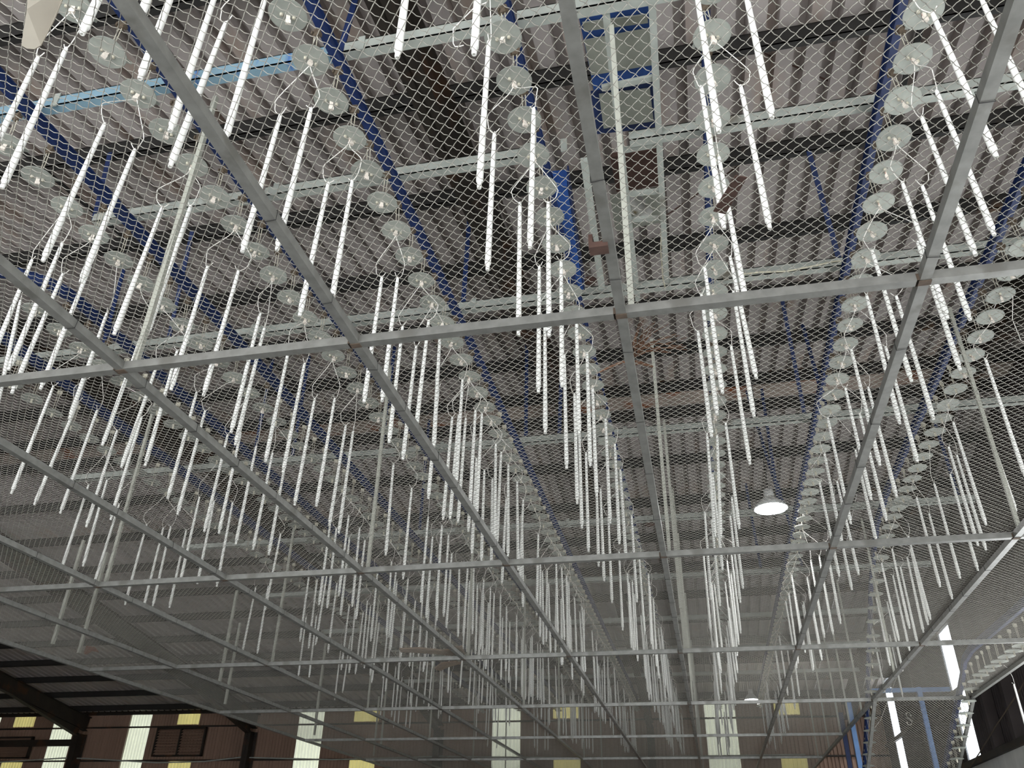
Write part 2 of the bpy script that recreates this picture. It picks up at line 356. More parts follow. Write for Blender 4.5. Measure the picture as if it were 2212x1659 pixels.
# sloping net below the right-hand descent
sl = math.atan2(-.84, 1.9)
sn = empty('sloping_net', (gx(3), 15.18, H), 'sloping chain-link net falling away beneath the descending conveyor, lower right', 'net')
def slp(t): return Vector((0, t * math.cos(sl), t * math.sin(sl)))
for k in range(2):
    o = ob('net_panel', net_mesh(Wp, GY, .05, .062, 2, .0024) if k == 0 else o.data, sn); o.rotation_euler.x = sl; o.location = slp(GY * k); tag(o, kind='stuff')
for X in (0, 1.5): MB().bar(Vector((X, 0, 0)), Vector((X, 0, 0)) + slp(6.5), .05, .05).obj('edge_rail', 'frame', sn)

# ------------------------------------------------------------------ conveyor
ZD, PITCH = 4.5, .3333
ROWX = {-2: -7.08, -1: -5.83, 0: -4.585, 1: -3.355, 2: -2.09, 3: -.832, 4: .446, 5: 1.69, 6: 2.93}
PH = {-2: 5.3, -1: 5.15, 0: 3.64, 1: 2.43, 2: 2.75, 3: 3.168, 4: 3.416, 5: 3.51, 6: 6.606}
ORD = {k: nth(k + 3) for k in range(-2, 8)}
PATH6 = [(2.93, 0, 4.5), (2.93, 12.0, 4.49), (2.93, 13.0, 4.40), (2.93, 14.0, 4.12), (2.93, 14.75, 3.78), (2.93, 15.33, 3.41), (2.93, 16.1, 2.95), (2.93, 16.9, 2.45), (2.93, 17.9, 1.87), (2.93, 19, 1.25)]
PATH7 = [(4.18, 7, 2.68), (4.18, 12.5, 2.70), (4.18, 14.3, 2.72), (4.18, 14.8, 2.66), (4.18, 15.24, 2.47), (4.18, 15.83, 2.20), (4.18, 16.5, 1.90), (4.18, 17.3, 1.55), (4.18, 18.6, 1.0)]
RAILB = .36                                                          # rail underside above the disc
def railbar(b, pts):
    for a, c in zip(pts[:-1], pts[1:]):
        b.bar(a, c, .055, .012); u = Vector((0, 0, .05)); a = Vector(a); c = Vector(c)
        b.bar(a + u, c + u, .02, .1); b.bar(a + 2 * u, c + 2 * u, .055, .012)
for k in range(-2, 8):
    if k == 6: pts = [(p[0], p[1] - (.25 if p[2] < 4.3 else 0), p[2] + RAILB) for p in PATH6]
    elif k == 7: pts = [(p[0], p[1] - (.1 if p[2] < 2.5 else 0), p[2] + RAILB) for p in PATH7]
    else:
        ya = {-2: 5.6, -1: 5.6}.get(k, -1.5); pts = [(ROWX[k], ya, ZD + RAILB), (ROWX[k], 28.3, ZD + RAILB)]
    b = MB(); railbar(b, pts)
    o0 = Vector(pts[0]); b.v = [tuple(Vector(v) - o0) for v in b.v]
    tag(b.obj('conveyor_rail', 'blue', None, o0), 'blue painted overhead conveyor rail, %s of the long rails from the left' % ORD[k], 'rail', 'blue conveyor rails')
arc = [(-6.455 - .625 * math.cos(t), 5.6 - .625 * math.sin(t), ZD + RAILB) for t in [math.pi * q / 10 for q in range(11)]]
b = MB(); railbar(b, arc); tag(b.obj('conveyor_turn', 'blue'), 'blue curved rail joining the two leftmost conveyor rails at their near end', 'rail')
arc = [(3.555 - .625 * math.cos(t), 7 - .625 * math.sin(t), 0) for t in [math.pi * q / 10 for q in range(11)]]

# hanger parts (shared meshes)
discm = MB().lathe([(.118, -.014), (.1195, -.012), (.113, .0), (.09, .006), (.03, .008), (.0, .008)], 28).lathe([(.1165, -.0145), (.111, -.003), (.088, .003), (.0, .004)], 28)
DISC = discm.mesh('dust_disc', 'disc')
BRK = MB().box((-.046, -.006, -.014), (.046, .006, -.002)).mesh('bracket', 'bracket')
BOLT = MB().lathe([(.0, -.026), (.010, -.026), (.0115, -.014), (.0115, .0)], 8).mesh('bolt', 'bracket')
CLAMP = MB().box((-.012, -.006, -.066), (.012, .006, -.004)).box((-.016, -.010, -.072), (.016, .010, -.046)).mesh('hook_clamp', 'clamp')
ROD = MB().tube([(0, 0, 0), (.002, .004, .12), (0, 0, .25)], .0035, 5).mesh('suspension_rod', 'bracket')
TRO = MB().box((-.02, -.009, -.03), (.02, .009, .05)).box((-.032, -.02, -.012), (-.02, .02, .02)).box((.02, -.02, -.012), (.032, .02, .02)).mesh('trolley', 'trolley')
FLAG = MB().poly([(0, .02, 0), (.02, .10, 0), (.07, .135, 0), (.085, .12, 0), (.05, .06, 0)], .003).mesh('spacer_strip', 'disc')
def joined(name, parts, m):
    b = MB()
    for me, off in parts:
        n = len(b.v); b.v += [tuple(v.co + Vector(off)) for v in me.vertices]
        for p in me.polygons: b.f.append(tuple(n + q for q in p.vertices)); b.sm.append(p.use_smooth)
    return b
LOWD = MB().lathe([(.118, -.012), (.1195, -.010), (.1, .004), (0., .007)], 14)
LOWF = MB().box((-.010, -.008, -.065), (.010, .008, -.004)).box((-.03, -.005, -.012), (.03, .005, -.002)).box((-.014, -.003, 0), (-.009, .003, .25)).box((.009, -.003, 0), (.014, .003, .25)).box((-.026, -.012, .235), (.026, .012, .28))
LOWDM = LOWD.mesh('disc_hanger', 'disc'); LOWFM = LOWF.mesh('hanger_fitting', 'bracket')
DISCS = []                                                           # (row, index, position)
for k in range(-2, 6):
    y = PH[k]
    lo = {-2: 5.2, -1: 5.0, 0: 3.2}.get(k, 2.05 if k < 4 else 2.6)
    while y - PITCH > lo: y -= PITCH
    n = 1
    while y < 27.8: DISCS.append((k, n, Vector((ROWX[k], y, ZD)))); y += PITCH; n += 1
def along(path, s0, step):
    out = []; s = s0; acc = 0
    for a, c in zip(path[:-1], path[1:]):
        a = Vector(a); c = Vector(c); L = (c - a).length
        while s <= acc + L: out.append(a + (c - a) * ((s - acc) / L)); s += step
        acc += L
    return out
n = 1
for p in along(PATH6, 6.606 - 4 * PITCH, PITCH): DISCS.append((6, n, p)); n += 1
n = 1
for p in along(PATH7, 3.2, PITCH): DISCS.append((7, n, p)); n += 1
order = sorted(range(len(DISCS)), key=lambda q: DISCS[q][2].length)
def inview(p, m=60):
    d = Vector(p); f = d.dot(FWD)
    if f < .2: return False
    x = 1106 + FPX * d.dot(RGT) / f; y = 829.5 + FPX * d.dot(DWN) / f
    return -m < x < 2212 + m and -m < y < 1659 + m
order = [q for q in order if inview(DISCS[q][2])]
NFULL, NONE = 110, 295
restd = MB(); restf = MB(); HANG = {}
for rank, q in enumerate(order):
    k, n, p = DISCS[q]; rz = random.uniform(-.5, .5) + (math.pi / 4 if k != 3 else .4)
    lab = 'dusty grey disc hanger, %s from the near end of the %s rail' % (nth(n), ORD[k])
    if rank < NONE:
        t = empty('disc_hanger', p, lab, 'disc hanger', 'disc hangers along the conveyor rails') if rank < NFULL else None
        if t:
            t.rotation_euler = (random.uniform(-.05, .05), random.uniform(-.05, .05), 0)
            d = ob('dust_disc', DISC, t)
            bk = ob('bracket', BRK, t); bk.rotation_euler.z = rz
            for s_ in (-1, 1): ob('bolt', BOLT, bk, (s_ * .038, 0, -.004))
            c_ = ob('hook_clamp', CLAMP, t); c_.rotation_euler = (random.uniform(-.25, .25), random.uniform(-.2, .2), rz)
            for s_ in (-1, 1): ob('suspension_rod', ROD, t, (s_ * .012, 0, .005))
            tr = ob('trolley', TRO, t, (0, 0, .27)); tr.rotation_euler.z = random.uniform(-.3, .3)
            fg = ob('spacer_strip', FLAG, t, (0, 0, .03)); fg.rotation_euler.z = random.uniform(-.25, .25) + (0 if k < 4 else 1.2)
        else:
            t = ob('disc_hanger', LOWDM, None, p); tag(t, lab, 'disc hanger', 'disc hangers along the conveyor rails'); t.rotation_euler = (random.uniform(-.05, .05), random.uniform(-.05, .05), 0)
            ob('hanger_fitting', LOWFM, t).rotation_euler.z = rz
    else:
        for src, dst in ((LOWD, restd), (LOWF, restf)):
            n0 = len(dst.v); dst.v += [(v[0] + p.x, v[1] + p.y, v[2] + p.z) for v in src.v]; dst.f += [tuple(n0 + i for i in f) for f in src.f]; dst.sm += src.sm
far_d = restd.obj('distant_discs', 'disc'); tag(far_d, 'many small grey disc hangers receding along the far ends of the rails', 'disc hanger', kind='stuff')
restf.obj('hanger_fitting', 'bracket', far_d)

# cross channels that carry the rails
ZC = 4.985
CH = [3.45, 4.67, 6.61, 9.72, 12.85, 15.95, 19.05, 22.1, 25.2]
for n, y in enumerate(CH):
    x0 = -9.1 if n > 1 else -8.6; x1 = 4.35
    segs = [(x0, x1)]
    if n == 0: segs = [(-4.7, -2.12), (-2.06, -.86), (-.8, 4.3)]
    if n == 1: segs = [(-5.0, -3.4), (-3.3, -.9), (-.15, 4.3)]
    t = empty('cross_channel', (0, y, ZC), 'dusty galvanised channel lying across the blue rails, %s from the camera' % nth(n + 1), 'channel', 'cross channels over the conveyor rails')
    for (a, b_) in segs:
        MB().box((a, -.05, 0), (b_, -.042, .1)).box((a, -.05, 0), (b_, .03, .008)).box((a, -.05, .092), (b_, .03, .1)).obj('channel_length', 'bluefade' if n == 0 and a < -4 else 'chan', t)
    if n == 0: MB().box((-6.6, -.05, 0), (-4.75, -.042, .1)).box((-6.6, -.05, 0), (-4.75, .03, .008)).obj('channel_length', 'bluefade', t)
    for k in range(0, 7):
        X = ROWX[k] + .16
        if (k + n) % 2 == 0 and -8 < X < 4: MB().box((X - .025, -.06, -.02), (X + .025, -.05, .12)).obj('cleat', 'chan', t)
# blue hanger struts from roof to channel
ST = [((1815, 570), (1745, 320), 2), ((1740, 905), (1688, 640), 3), ((1000, 665), (1014, 470), 2), ((1136, 945), (1138, 740), 3), ((740, 85), (775, -25), 0), ((1795, 925), (1733, 700), 3), ((385, 660), (415, 500), 2), ((1670, 1010), (1645, 840), 4),
      ((1690, 1090), (1668, 1020), 4), ((205, 470), (238, 330), 1), ((650, 880), (668, 770), 3), ((1208, 960), (1210, 890), 3), ((905, 1160), (912, 1080), 4), ((1735, 1230), (1705, 1130), 5), ((1640, 1200), (1625, 1120), 5), ((2050, 1000), (2010, 880), 4), ((560, 930), (575, 850), 3), ((820, 1010), (830, 930), 3), ((180, 880), (215, 760), 2)]
ns = 0
for bpx, tpx, n in ST:
    p = aty(*bpx, CH[n]); 
    d = px(*tpx); best = None
    q = None
    for yy in [CH[n] + .02 * i for i in range(-40, 41)]:
        c = d * (yy / d.y)
        if abs(c.z - (roofz(yy) - .1)) < .06: q = c; break
    if q is None:
        q = d * ((CH[n]) / d.y); q = p + (q - p).normalized() * min(2.4, (roofz(CH[n]) - .1 - p.z) / max(.2, (q - p).normalized().z))
    p = Vector((p.x, p.y, min(max(p.z, ZC), ZC + .08))); ns += 1
    MBs = MB().bar(p - p, q - p, .05, .012, (0, 1, 0)); tag(MBs.obj('hanger_strut', 'blue', None, p), 'blue flat strut rising from a cross channel to a purlin, %s of those struts' % nth(ns), 'strut', 'blue struts hanging the conveyor')

# ------------------------------------------------------------------ white tubes and their hooks
ZT, ZB, LT = 4.04, 2.94, 1.10
TUB = [  # (top pixel, bottom pixel)
 (None, (177, 74)), ((82, 125), None), ((143, 105), None), (None, (292, 64)), (None, (302, 171)), (None, (367, 284)), ((488, 49), (367, 361)), (None, (486, 303)), ((226, 268), (92, 565)), ((291, 324), (174, 611)),
 ((606, 248), (523, 545)), ((672, 235), (598, 541)), ((709, 396), (647, 683)), ((761, 391), (714, 664)), ((351, 448), (246, 723)), ((412, 445), (317, 724)), ((69, 562), None), ((135, 525), (18, 800)), ((136, 592), (25, 850)), ((30, 640), (0, 925)),
 ((195, 575), (87, 841)), ((231, 677), (150, 905)), ((309, 716), (221, 962)), ((448, 577), (369, 843)), ((515, 586), (439, 856)), ((116, 834), (24, 1067)), ((168, 868), (74, 1091)), ((213, 883), (127, 1112)), ((253, 930), (186, 1139)), ((342, 781), (262, 1010)), ((318, 880), (228, 1140)),
 ((425, 847), (362, 1078)), ((443, 888), (383, 1112)), ((383, 757), (313, 1007)), ((562, 677), (499, 935)), ((571, 709), (508, 962)), ((624, 754), (573, 998)), ((658, 785), (611, 1022)), ((680, 861), (636, 1092)), ((723, 861), (683, 1094)), ((747, 919), (711, 1136)), ((768, 912), (727, 1167)), ((492, 939), (441, 1149)), ((523, 925), (470, 1160)),
 ((555, 960), (508, 1178)), ((590, 975), (545, 1190)), ((618, 990), (580, 1200)),
 (None, (858, 125)), (None, (1024, 118)), ((1056, 90), (1035, 407)), ((1068, 288), (1053, 584)), ((1153, 235), (1145, 537)), ((1123, 439), (1120, 725)), ((1184, 438), (1186, 727)), ((1165, 577), (1163, 848)), ((1212, 564), (1214, 836)), ((1177, 684), (1178, 937)), ((1219, 767), (1224, 1013)), ((1245, 684), (1251, 941)), ((1241, 850), (1247, 1089)), ((1268, 763), (1275, 1007)), ((1280, 839), (1289, 1074)), ((1251, 922), (1257, 1141)), ((1308, 906), (1318, 1131)), ((1328, 959), (1338, 1176)), ((1266, 973), (1271, 1196)), ((1297, 1056), (1305, 1256)), ((1340, 1016), (1352, 1205)), ((1288, 1020), (1293, 1224)), ((1314, 1110), (1322, 1307)), ((1364, 1111), (1376, 1303)), ((1337, 1189), (1345, 1363)), ((1355, 1230), (1364, 1406)), ((1380, 1200), (1393, 1372)),
 ((825, 599), (786, 870)), ((859, 601), (825, 868)), ((870, 704), (840, 957)), ((899, 749), (870, 993)), ((926, 693), (897, 940)), ((950, 730), (937, 966)), ((947, 839), (925, 1078)), ((977, 901), (957, 1123)), ((999, 821), (985, 1050)), ((991, 897), (972, 1121)), ((1006, 904), (989, 1129)), ((1027, 886), (1014, 1114)), ((1041, 893), (1029, 1114)), ((850, 1002), (833, 1200)), ((892, 1044), (868, 1260)), ((928, 1105), (906, 1310)), ((955, 1133), (942, 1317)), ((935, 1157), (920, 1337)), ((969, 1153), (958, 1334)),
 (None, (1553, 286)), (None, (1668, 255)), ((1515, 188), (1564, 494)), ((1600, 186), (1663, 494)), ((1553, 340), (1612, 655)), ((1577, 555), (1634, 818)), ((1522, 577), (1561, 850)), ((1515, 636), (1549, 896)), ((1584, 630), (1629, 901)), ((1508, 724), (1537, 937)), ((1579, 746), (1620, 1003)), ((1566, 896), (1598, 1157)), ((1549, 940), (1557, 1162)), ((1525, 1100), (1533, 1300)), ((1527, 937), (1545, 1160)), ((1541, 1000), (1558, 1251)), ((1580, 1060), (1605, 1282)), ((1578, 1100), (1598, 1313)), ((1540, 1110), (1552, 1319)), ((1521, 1180), (1533, 1375)), ((1580, 1180), (1599, 1382)), ((1570, 1200), (1589, 1385)),
 ((2121, 0), None), ((2014, 29), (2153, 340)), ((2023, 197), (2148, 508)), ((1991, 253), (2108, 552)), ((1949, 394), (2047, 689)), ((1992, 401), (2096, 692)), ((1982, 523), (2074, 799)), ((1884, 542), (1969, 824)), ((1868, 625), (1947, 926)), ((1936, 640), (2017, 906)), ((1913, 749), (1982, 998)), ((1839, 756), (1901, 1006)), ((1875, 836), (1937, 1074)), ((1826, 839), (1882, 1080)), ((1857, 894), (1915, 1125)), ((1788, 903), (1838, 1132)), ((1848, 973), (1893, 1170)), ((1781, 980), (1820, 1180)), ((1808, 1040), (1855, 1242)), ((1768, 1038), (1815, 1249)), ((1795, 1070), (1844, 1281)), ((1783, 1160), (1816, 1356)), ((1769, 1190), (1800, 1379)), ((1750, 1200), (1782, 1384)),
 ((2128, 774), (2215, 1030)), ((2115, 875), (2195, 1104)), ((2059, 912), (2130, 1134)), ((2049, 966), (2113, 1179)), ((2067, 984), (2130, 1188)), ((2012, 1027), (2079, 1263)), ((2052, 1024), (2113, 1234)), ((1980, 1075), (2031, 1268)), ((2007, 1110), (2057, 1294)), ((1956, 1150), (2016, 1345)), ((1927, 1186), (1965, 1358)), ((1945, 1225), (1982, 1391)), ((1904, 1215), (1942, 1385)), ((1929, 1244), (1965, 1406)), ((1967, 1186), (2005, 1350)), ((1893, 1276), (1921, 1445)), ((1913, 1294), (1953, 1455)), ((1960, 1205), (1995, 1366)), ((1884, 1345), (1911, 1505)), ((1920, 1355), (1951, 1518)),
]
LOADS = []                                                           # (disc key, top, bottom)
DPOS = {(k, n): p for k, n, p in DISCS}
ymax = {}
for t, b in TUB:
    pb = atz(*b, ZB) if b else None; pt = atz(*t, ZT) if t else None
    if pt is None: pt = pb + Vector((0, 0, LT))
    if pb is None: pb = pt - Vector((0, 0, LT))
    h = Vector((pb.x - pt.x, pb.y - pt.y, 0))
    if h.length > .16:
        e = h * (1 - .16 / h.length); pb -= e * .5; pt += e * .5
    k = min(range(-2, 7), key=lambda r: abs(ROWX[r] - pt.x))
    c = [(abs(p.y - pt.y), kk, n) for kk, n, p in DISCS if kk == k]; _, kk, n = min(c)
    LOADS.append(((k, n), pt, pb)); ymax[k] = max(ymax.get(k, 0), pt.y)
ymax[-2] = max(ymax.get(-2, 0), 7.5)
rnd = random.Random(21); 
PR = {-2: .34, -1: .42, 0: .48, 1: .54, 2: .64, 3: .74, 4: .74, 5: .6, 6: 0}
YE = {-2: 20, -1: 24, 0: 25, 1: 26, 2: 26, 3: 26.5, 4: 26.5, 5: 25, 6: 0}
for k, n, p in DISCS:
    if k > 5 or p.y < ymax.get(k, 4) + .25 or p.y > YE[k]: continue
    if rnd.random() < PR[k] * (.72 if p.y > 15 else .9):
        a0 = rnd.uniform(-.6, .6) + (0 if k != 1 else .3)
        for s in (0, 1):
            if rnd.random() < .08: continue
            a = a0 + s * math.pi + rnd.uniform(-.3, .3); r = rnd.uniform(.1, .19)
            pt = Vector((p.x + r * math.cos(a), p.y + r * math.sin(a), ZT + rnd.uniform(-.07, .07)))
            pb = pt + Vector((rnd.uniform(-.03, .03), rnd.uniform(-.03, .03), -LT)); LOADS.append(((k, n), pt, pb))
bod = MB().lathe([(.0105, .0), (.0125, -.03), (.0135, -.05), (.0182, -1.0), (.0182, -1.055), (.0165, -1.058), (.0118, -1.060)], 12)
noz = MB().lathe([(.0118, -1.058), (.0122, -1.09), (.0105, -1.1), (.005, -1.1), (.005, -1.07)], 10)
eye = MB().tube([(0, 0, -.01), (.006, 0, .008), (0, 0, .018), (-.006, 0, .008), (0, 0, -.01)], .003, 5)
BODY = bod.mesh('tube_body', 'white'); NOZ = noz.mesh('end_nozzle', 'white'); EYEM = eye.mesh('eyelet', 'wire_white')
WHOLE = MB()
for src in (bod, noz):
    n0 = len(WHOLE.v); WHOLE.v += src.v; WHOLE.f += [tuple(n0 + i for i in f) for f in src.f]; WHOLE.sm += src.sm
WHOLEM = WHOLE.mesh('coated_tube', 'white')
LOWT = MB().lathe([(.0105, .0), (.0135, -.05), (.0182, -1.0), (.0182, -1.055), (.0118, -1.060), (.0105, -1.1)], 6)
bydisc = {}
for L in LOADS: bydisc.setdefault(L[0], []).append(L)
for L in bydisc.values(): L.sort(key=lambda l: l[1].dot(RGT))
items = []
for key, L in bydisc.items():
    for i, l in enumerate(L): items.append((l[1].length, key, i, len(L), l[1], l[2]))
items.sort(key=lambda t: t[0])
items = [t for t in items if inview(t[4], 20) or inview(t[5], 20) or inview((t[4] + t[5]) / 2, 20)]
def which(i, n): return {1: ['sole'], 2: ['left', 'right']}.get(n, [nth(q + 1) for q in range(n)])[i]
def smooth(P, n=3):
    out = []
    for i in range(len(P) - 1):
        a, b, c, d = P[max(0, i - 1)], P[i], P[i + 1], P[min(len(P) - 1, i + 2)]
        for q in range(n):
            t = q / n; out.append(.5 * ((2 * b) + (c - a) * t + (2 * a - 5 * b + 4 * c - d) * t * t + (3 * b - a - 3 * c + d) * t ** 3))
    return out + [P[-1]]
def hook_pts(c, t, ax):
    """wire: eyelet at the clamp, out and down to a knee, down to the tube and round through its eye with the tip turned up"""
    h = Vector((t.x - c.x, t.y - c.y, 0)); l = max(h.length, .03); u = h.normalized() if h.length > .01 else Vector((1, 0, 0)); dz = c.z - t.z
    back = u * random.choice((-1, -1, 1)); bulge = random.uniform(.02, .07)
    k = Vector((c.x, c.y, c.z)) + h * 1.0 + u * bulge; k.z = c.z - dz * random.uniform(.5, .68)
    s1 = c + h * random.uniform(.28, .4); s1.z = c.z - dz * random.uniform(.12, .2)
    e = t + u * bulge * .85; e.z = t.z + dz * .12
    tip = t - u * .035; tip.z = t.z + random.uniform(.02, .05)
    return [c + Vector((0, 0, .008)) - u * .01, c, s1, k, (k + e) / 2 + u * .008, e, t + Vector((0, 0, .004)) + u * .012, t - u * .012 + Vector((0, 0, .003)), tip]
farT = MB(); farW = MB(); nt_ = 0
for rank, (dist, key, i, n, pt, pb) in enumerate(items):
    d = (pb - pt); q = Vector((0, 0, -1)).rotation_difference(d.normalized()); sc = d.length / LT
    dp = DPOS[key]; c = dp + Vector((0, 0, -.06))
    hp = hook_pts(c, pt + Vector((0, 0, .006)), None)
    w = which(i, n); tail = 'below the %s disc of the %s rail' % (nth(key[1]), ORD[key[0]])
    if rank < 298:
        lab = '%s white tapered tube hanging %s' % (w, tail)
        if rank < 110:
            t = empty('coated_tube', pt, lab, 'tube', 'white coated tubes hanging from the conveyor')
            a = ob('tube_body', BODY, t); ob('end_nozzle', NOZ, t)
            if rank < 60: ob('eyelet', EYEM, t)
        else:
            t = ob('coated_tube', WHOLEM, None, pt); tag(t, lab, 'tube', 'white coated tubes hanging from the conveyor')
        t.rotation_mode = 'QUATERNION'; t.rotation_quaternion = q @ Quaternion((0, 0, 1), random.uniform(0, 6.28)); t.scale = (1, 1, sc)
        b = MB().tube([p - c for p in (smooth(hp) if rank < 110 else hp)], .0032, 5 if rank < 110 else 4); o = b.obj('wire_hook', 'wire_white', None, c)
        tag(o, 'bent white wire hook holding the %s tube %s' % (w, tail), 'hook', 'bent wire hooks under the discs')
    else:
        R_ = q.to_matrix(); n0 = len(farT.v)
        farT.v += [tuple(R_ @ Vector((v[0], v[1], v[2] * sc)) + pt) for v in LOWT.v]; farT.f += [tuple(n0 + x for x in f) for f in LOWT.f]; farT.sm += LOWT.sm
        farW.tube(hp, .003, 3, False)
if farT.v:
    tag(farT.obj('distant_tubes', 'white'), 'crowd of white tubes hanging at the far ends of the conveyor rails', 'tube', kind='stuff')
    tag(farW.obj('distant_hooks', 'wire_white'), 'fine wire hooks above the crowd of distant white tubes', 'hook', kind='stuff')
# a wire hook with no tube on it, upper centre
hk = [atz(*p, z) for p, z in (((1052, 5), 4.36), ((1024, 17), 4.3), ((979, 62), 4.2), ((979, 94), 4.1), ((983, 101), 4.06), ((994, 100), 4.05), ((1001, 98), 4.08))]
tag(MB().tube([p - hk[0] for p in hk], .0034, 6).obj('wire_hook', 'wire_white', None, hk[0]), 'empty bent wire hook with nothing on it, upper centre of the picture', 'hook')
hk = [atz(*p, z) for p, z in (((2168, 720), 4.4), ((2188, 680), 4.36), ((2190, 705), 4.2), ((2200, 755), 4.0), ((2212, 775), 3.9))]
hk = [atx(*p, 2.93 + o) for p, o in (((2135, 690), 0), ((2160, 640), .02), ((2188, 640), .06), ((2187, 690), .08), ((2205, 735), .1), ((2222, 745), .14))]
tag(MB().tube([p - hk[0] for p in hk], .0034, 6).obj('wire_hook', 'wire_white', None, hk[0]), 'empty looped wire hook beside the rightmost high discs at the right edge', 'hook')
# the tube that hangs clear of the net at the lower right
p = atx(2190, 1478, 4.3); q = p + Vector((.02, 0, -1.1))
t = empty('coated_tube', p, 'white tube hanging outside the net at the lower right edge', 'tube'); ob('tube_body', BODY, t); ob('end_nozzle', NOZ, t)
tag(MB().tube([Vector((-.02, 0, .02)), Vector((.012, 0, -.005)), Vector((.01, 0, .1)), Vector((-.02, 0, .22)), Vector((-.06, 0, .26))], .0035, 6).obj('wire_hook', 'wire_white', None, p), 'white wire hook holding the tube outside the net at lower right', 'hook')
# loose S-hook caught on the sloping net
hk = [atx(*p, 3.45) for p in ((1968, 1546), (1964, 1539), (1957, 1541), (1960, 1550), (1970, 1558), (1968, 1566), (1962, 1566), (1959, 1560))]
tag(MB().tube([p - hk[0] for p in hk], .006, 6).obj('s_hook', 'wire_white', None, hk[0]), 'small white S-shaped hook caught on the sloping net', 'hook')

# ------------------------------------------------------------------ drive platform in the middle
dv = empty('conveyor_drive', (-.1, 4.4, 5.0), 'conveyor drive unit with blue trays in a hanging ladder frame, upper centre', 'machine')
def dpart(b, name, m): 
    o = b.obj(name, m, dv); o.location = -dv.location; return o
for (a, b_) in ((((1306, 0)), ((1378, 650))), (((1408, 0)), ((1440, 610)))):
    p = atz(*a, 5.0); q = atz(*b_, 5.0); p = p + (p - q).normalized() * .8
    dpart(MB().bar(p, q, .05, .012).bar(p + Vector((.022, 0, .03)), q + Vector((.022, 0, .03)), .006, .06), 'side_rail', 'chan')
for (a, b_) in (((1342, 325), (1418, 312)), ((1350, 420), (1428, 412)), ((1355, 475), (1428, 470)), ((1300, 190), (1410, 168))):
    dpart(MB().bar(atz(*a, 5.03), atz(*b_, 5.03), .045, .03), 'cross_rung', 'chan')
def quad(p4, z, th, name, m): dpart(MB().poly([atz(*p, z) for p in p4], th), name, m)
quad([(1250, 35), (1408, 10), (1425, 170), (1283, 196)], 5.2, .02, 'blue_tray', 'brightblue')
quad([(1262, 88), (1403, 62), (1414, 140), (1277, 163)], 5.18, .015, 'tray_panel', 'panelgrey')
quad([(1258, 50), (1398, 32), (1400, 50), (1262, 68)], 5.18, .015, 'tray_panel', 'panelgrey')
quad([(1276, 200), (1415, 178), (1428, 275), (1290, 290)], 5.25, .02, 'blue_tray', 'blue')
quad([(1294, 205), (1404, 192), (1412, 262), (1304, 278)], 5.23, .015, 'tray_panel', 'panelgrey')
quad([(1318, 340), (1420, 322), (1432, 400), (1332, 415)], 5.3, .05, 'brown_board', 'plate')
quad([(1318, 425), (1425, 405), (1432, 480), (1330, 500)], 5.35, .02, 'tray_panel', 'panelgrey')
mp = atz(1383, 450, 5.2)
o = MB().tube([Vector((-.14, 0, 0)), Vector((-.02, 0, 0)), Vector((.0, 0, 0)), Vector((.1, 0, 0))], [.085, .085, .06, .06], 16).obj('drive_motor', 'motor', dv); o.location = mp - dv.location; o.rotation_euler = (0, .2, .9)
gd = empty('blue_guard', (-.72, 5.6, 4.9), 'deep blue steel guard beside the fourth rail behind grey discs, upper centre', 'guard')
g0, g1 = atz(1208, 385, 4.95), atz(1245, 612, 4.95)
o = MB().bar(g0, g1, .13, .18).obj('guard_plate', 'brightblue', gd); o.location = -gd.location
o = MB().bar(g0 + Vector((.075, 0, .02)), g1 + Vector((.075, 0, .02)), .012, .22).obj('guard_flange', 'blue', gd); o.location = -gd.location
br = atz(1284, 500, 4.9)
o = MB().bar(atz(1262, 345, 4.92), atz(1300, 620, 4.92), .06, .05).obj('guard_support', 'chan', gd); o.location = -gd.location

# ------------------------------------------------------------------ lamps
for n, (X, Yl, Zl, lab, R_, P_) in enumerate(((1.25, 11.85, 4.68, 'lit high-bay lamp with a wide bright mouth among the tubes at right', .24, 40), (1.42, 26.9, 4.58, 'small lit high-bay lamp with conical shade hanging near the far wall', .2, 30))):
    t = empty('high_bay_lamp', (X, Yl, Zl), lab, 'lamp')
    MB().lathe([(R_, 0), (R_ + .01, .005), (R_ * .8, .08), (R_ * .42, .17), (R_ * .3, .19), (.075, .2), (.07, .3), (0, .31)], 28, cap=False).obj('lamp_shade', 'shade', t)
    MB().lathe([(0, .022), (R_ * .93, .022), (R_ * .95, .03), (0, .032)], 24).obj('lamp_glass', 'glow', t)
    MB().tube([(0, 0, .3), (0, 0, roofz(Yl) - Zl - .1)], .008, 5).obj('lamp_cable', 'dark', t)
    l = bpy.data.lights.new('lamp_light', 'AREA'); l.shape = 'DISK'; l.size = R_ * 1.6; l.energy = P_; lo = bpy.data.objects.new('lamp_light', l); COL.objects.link(lo); lo.parent = t; lo.location = (0, 0, -.01)

# ------------------------------------------------------------------ things lying on the net
ZN = H + T + .012
pl = [atz(*p, ZN) for p in ((1589, 380), (1614, 384), (1567, 463), (1541, 457))]; c0 = sum(pl, Vector()) / 4
tag(MB().poly([p - c0 for p in pl], .006).obj('steel_plate', 'plate', None, c0), 'rusty brown rectangular plate lying on the net against white tubes', 'plate')
tw = atz(1384, 782, ZN + .03); root = empty('dry_branch', tw, 'dry brown twig bundle lying on the net beside the middle long rail', 'branch')
stem = MB(); pts = [atz(x, y, ZN + .02) - tw for x, y in ((1290, 806), (1320, 792), (1345, 782), (1366, 786), (1386, 784))]; stem.tube(pts, [.004, .008, .008, .01, .012], 6); stem.obj('stem', 'twig', root)
MB().tube([atz(x, y, ZN + .02) - tw for x, y in ((1372, 782), (1390, 786), (1410, 792))], [.012, .01, .007], 6).obj('stem', 'twig', root)
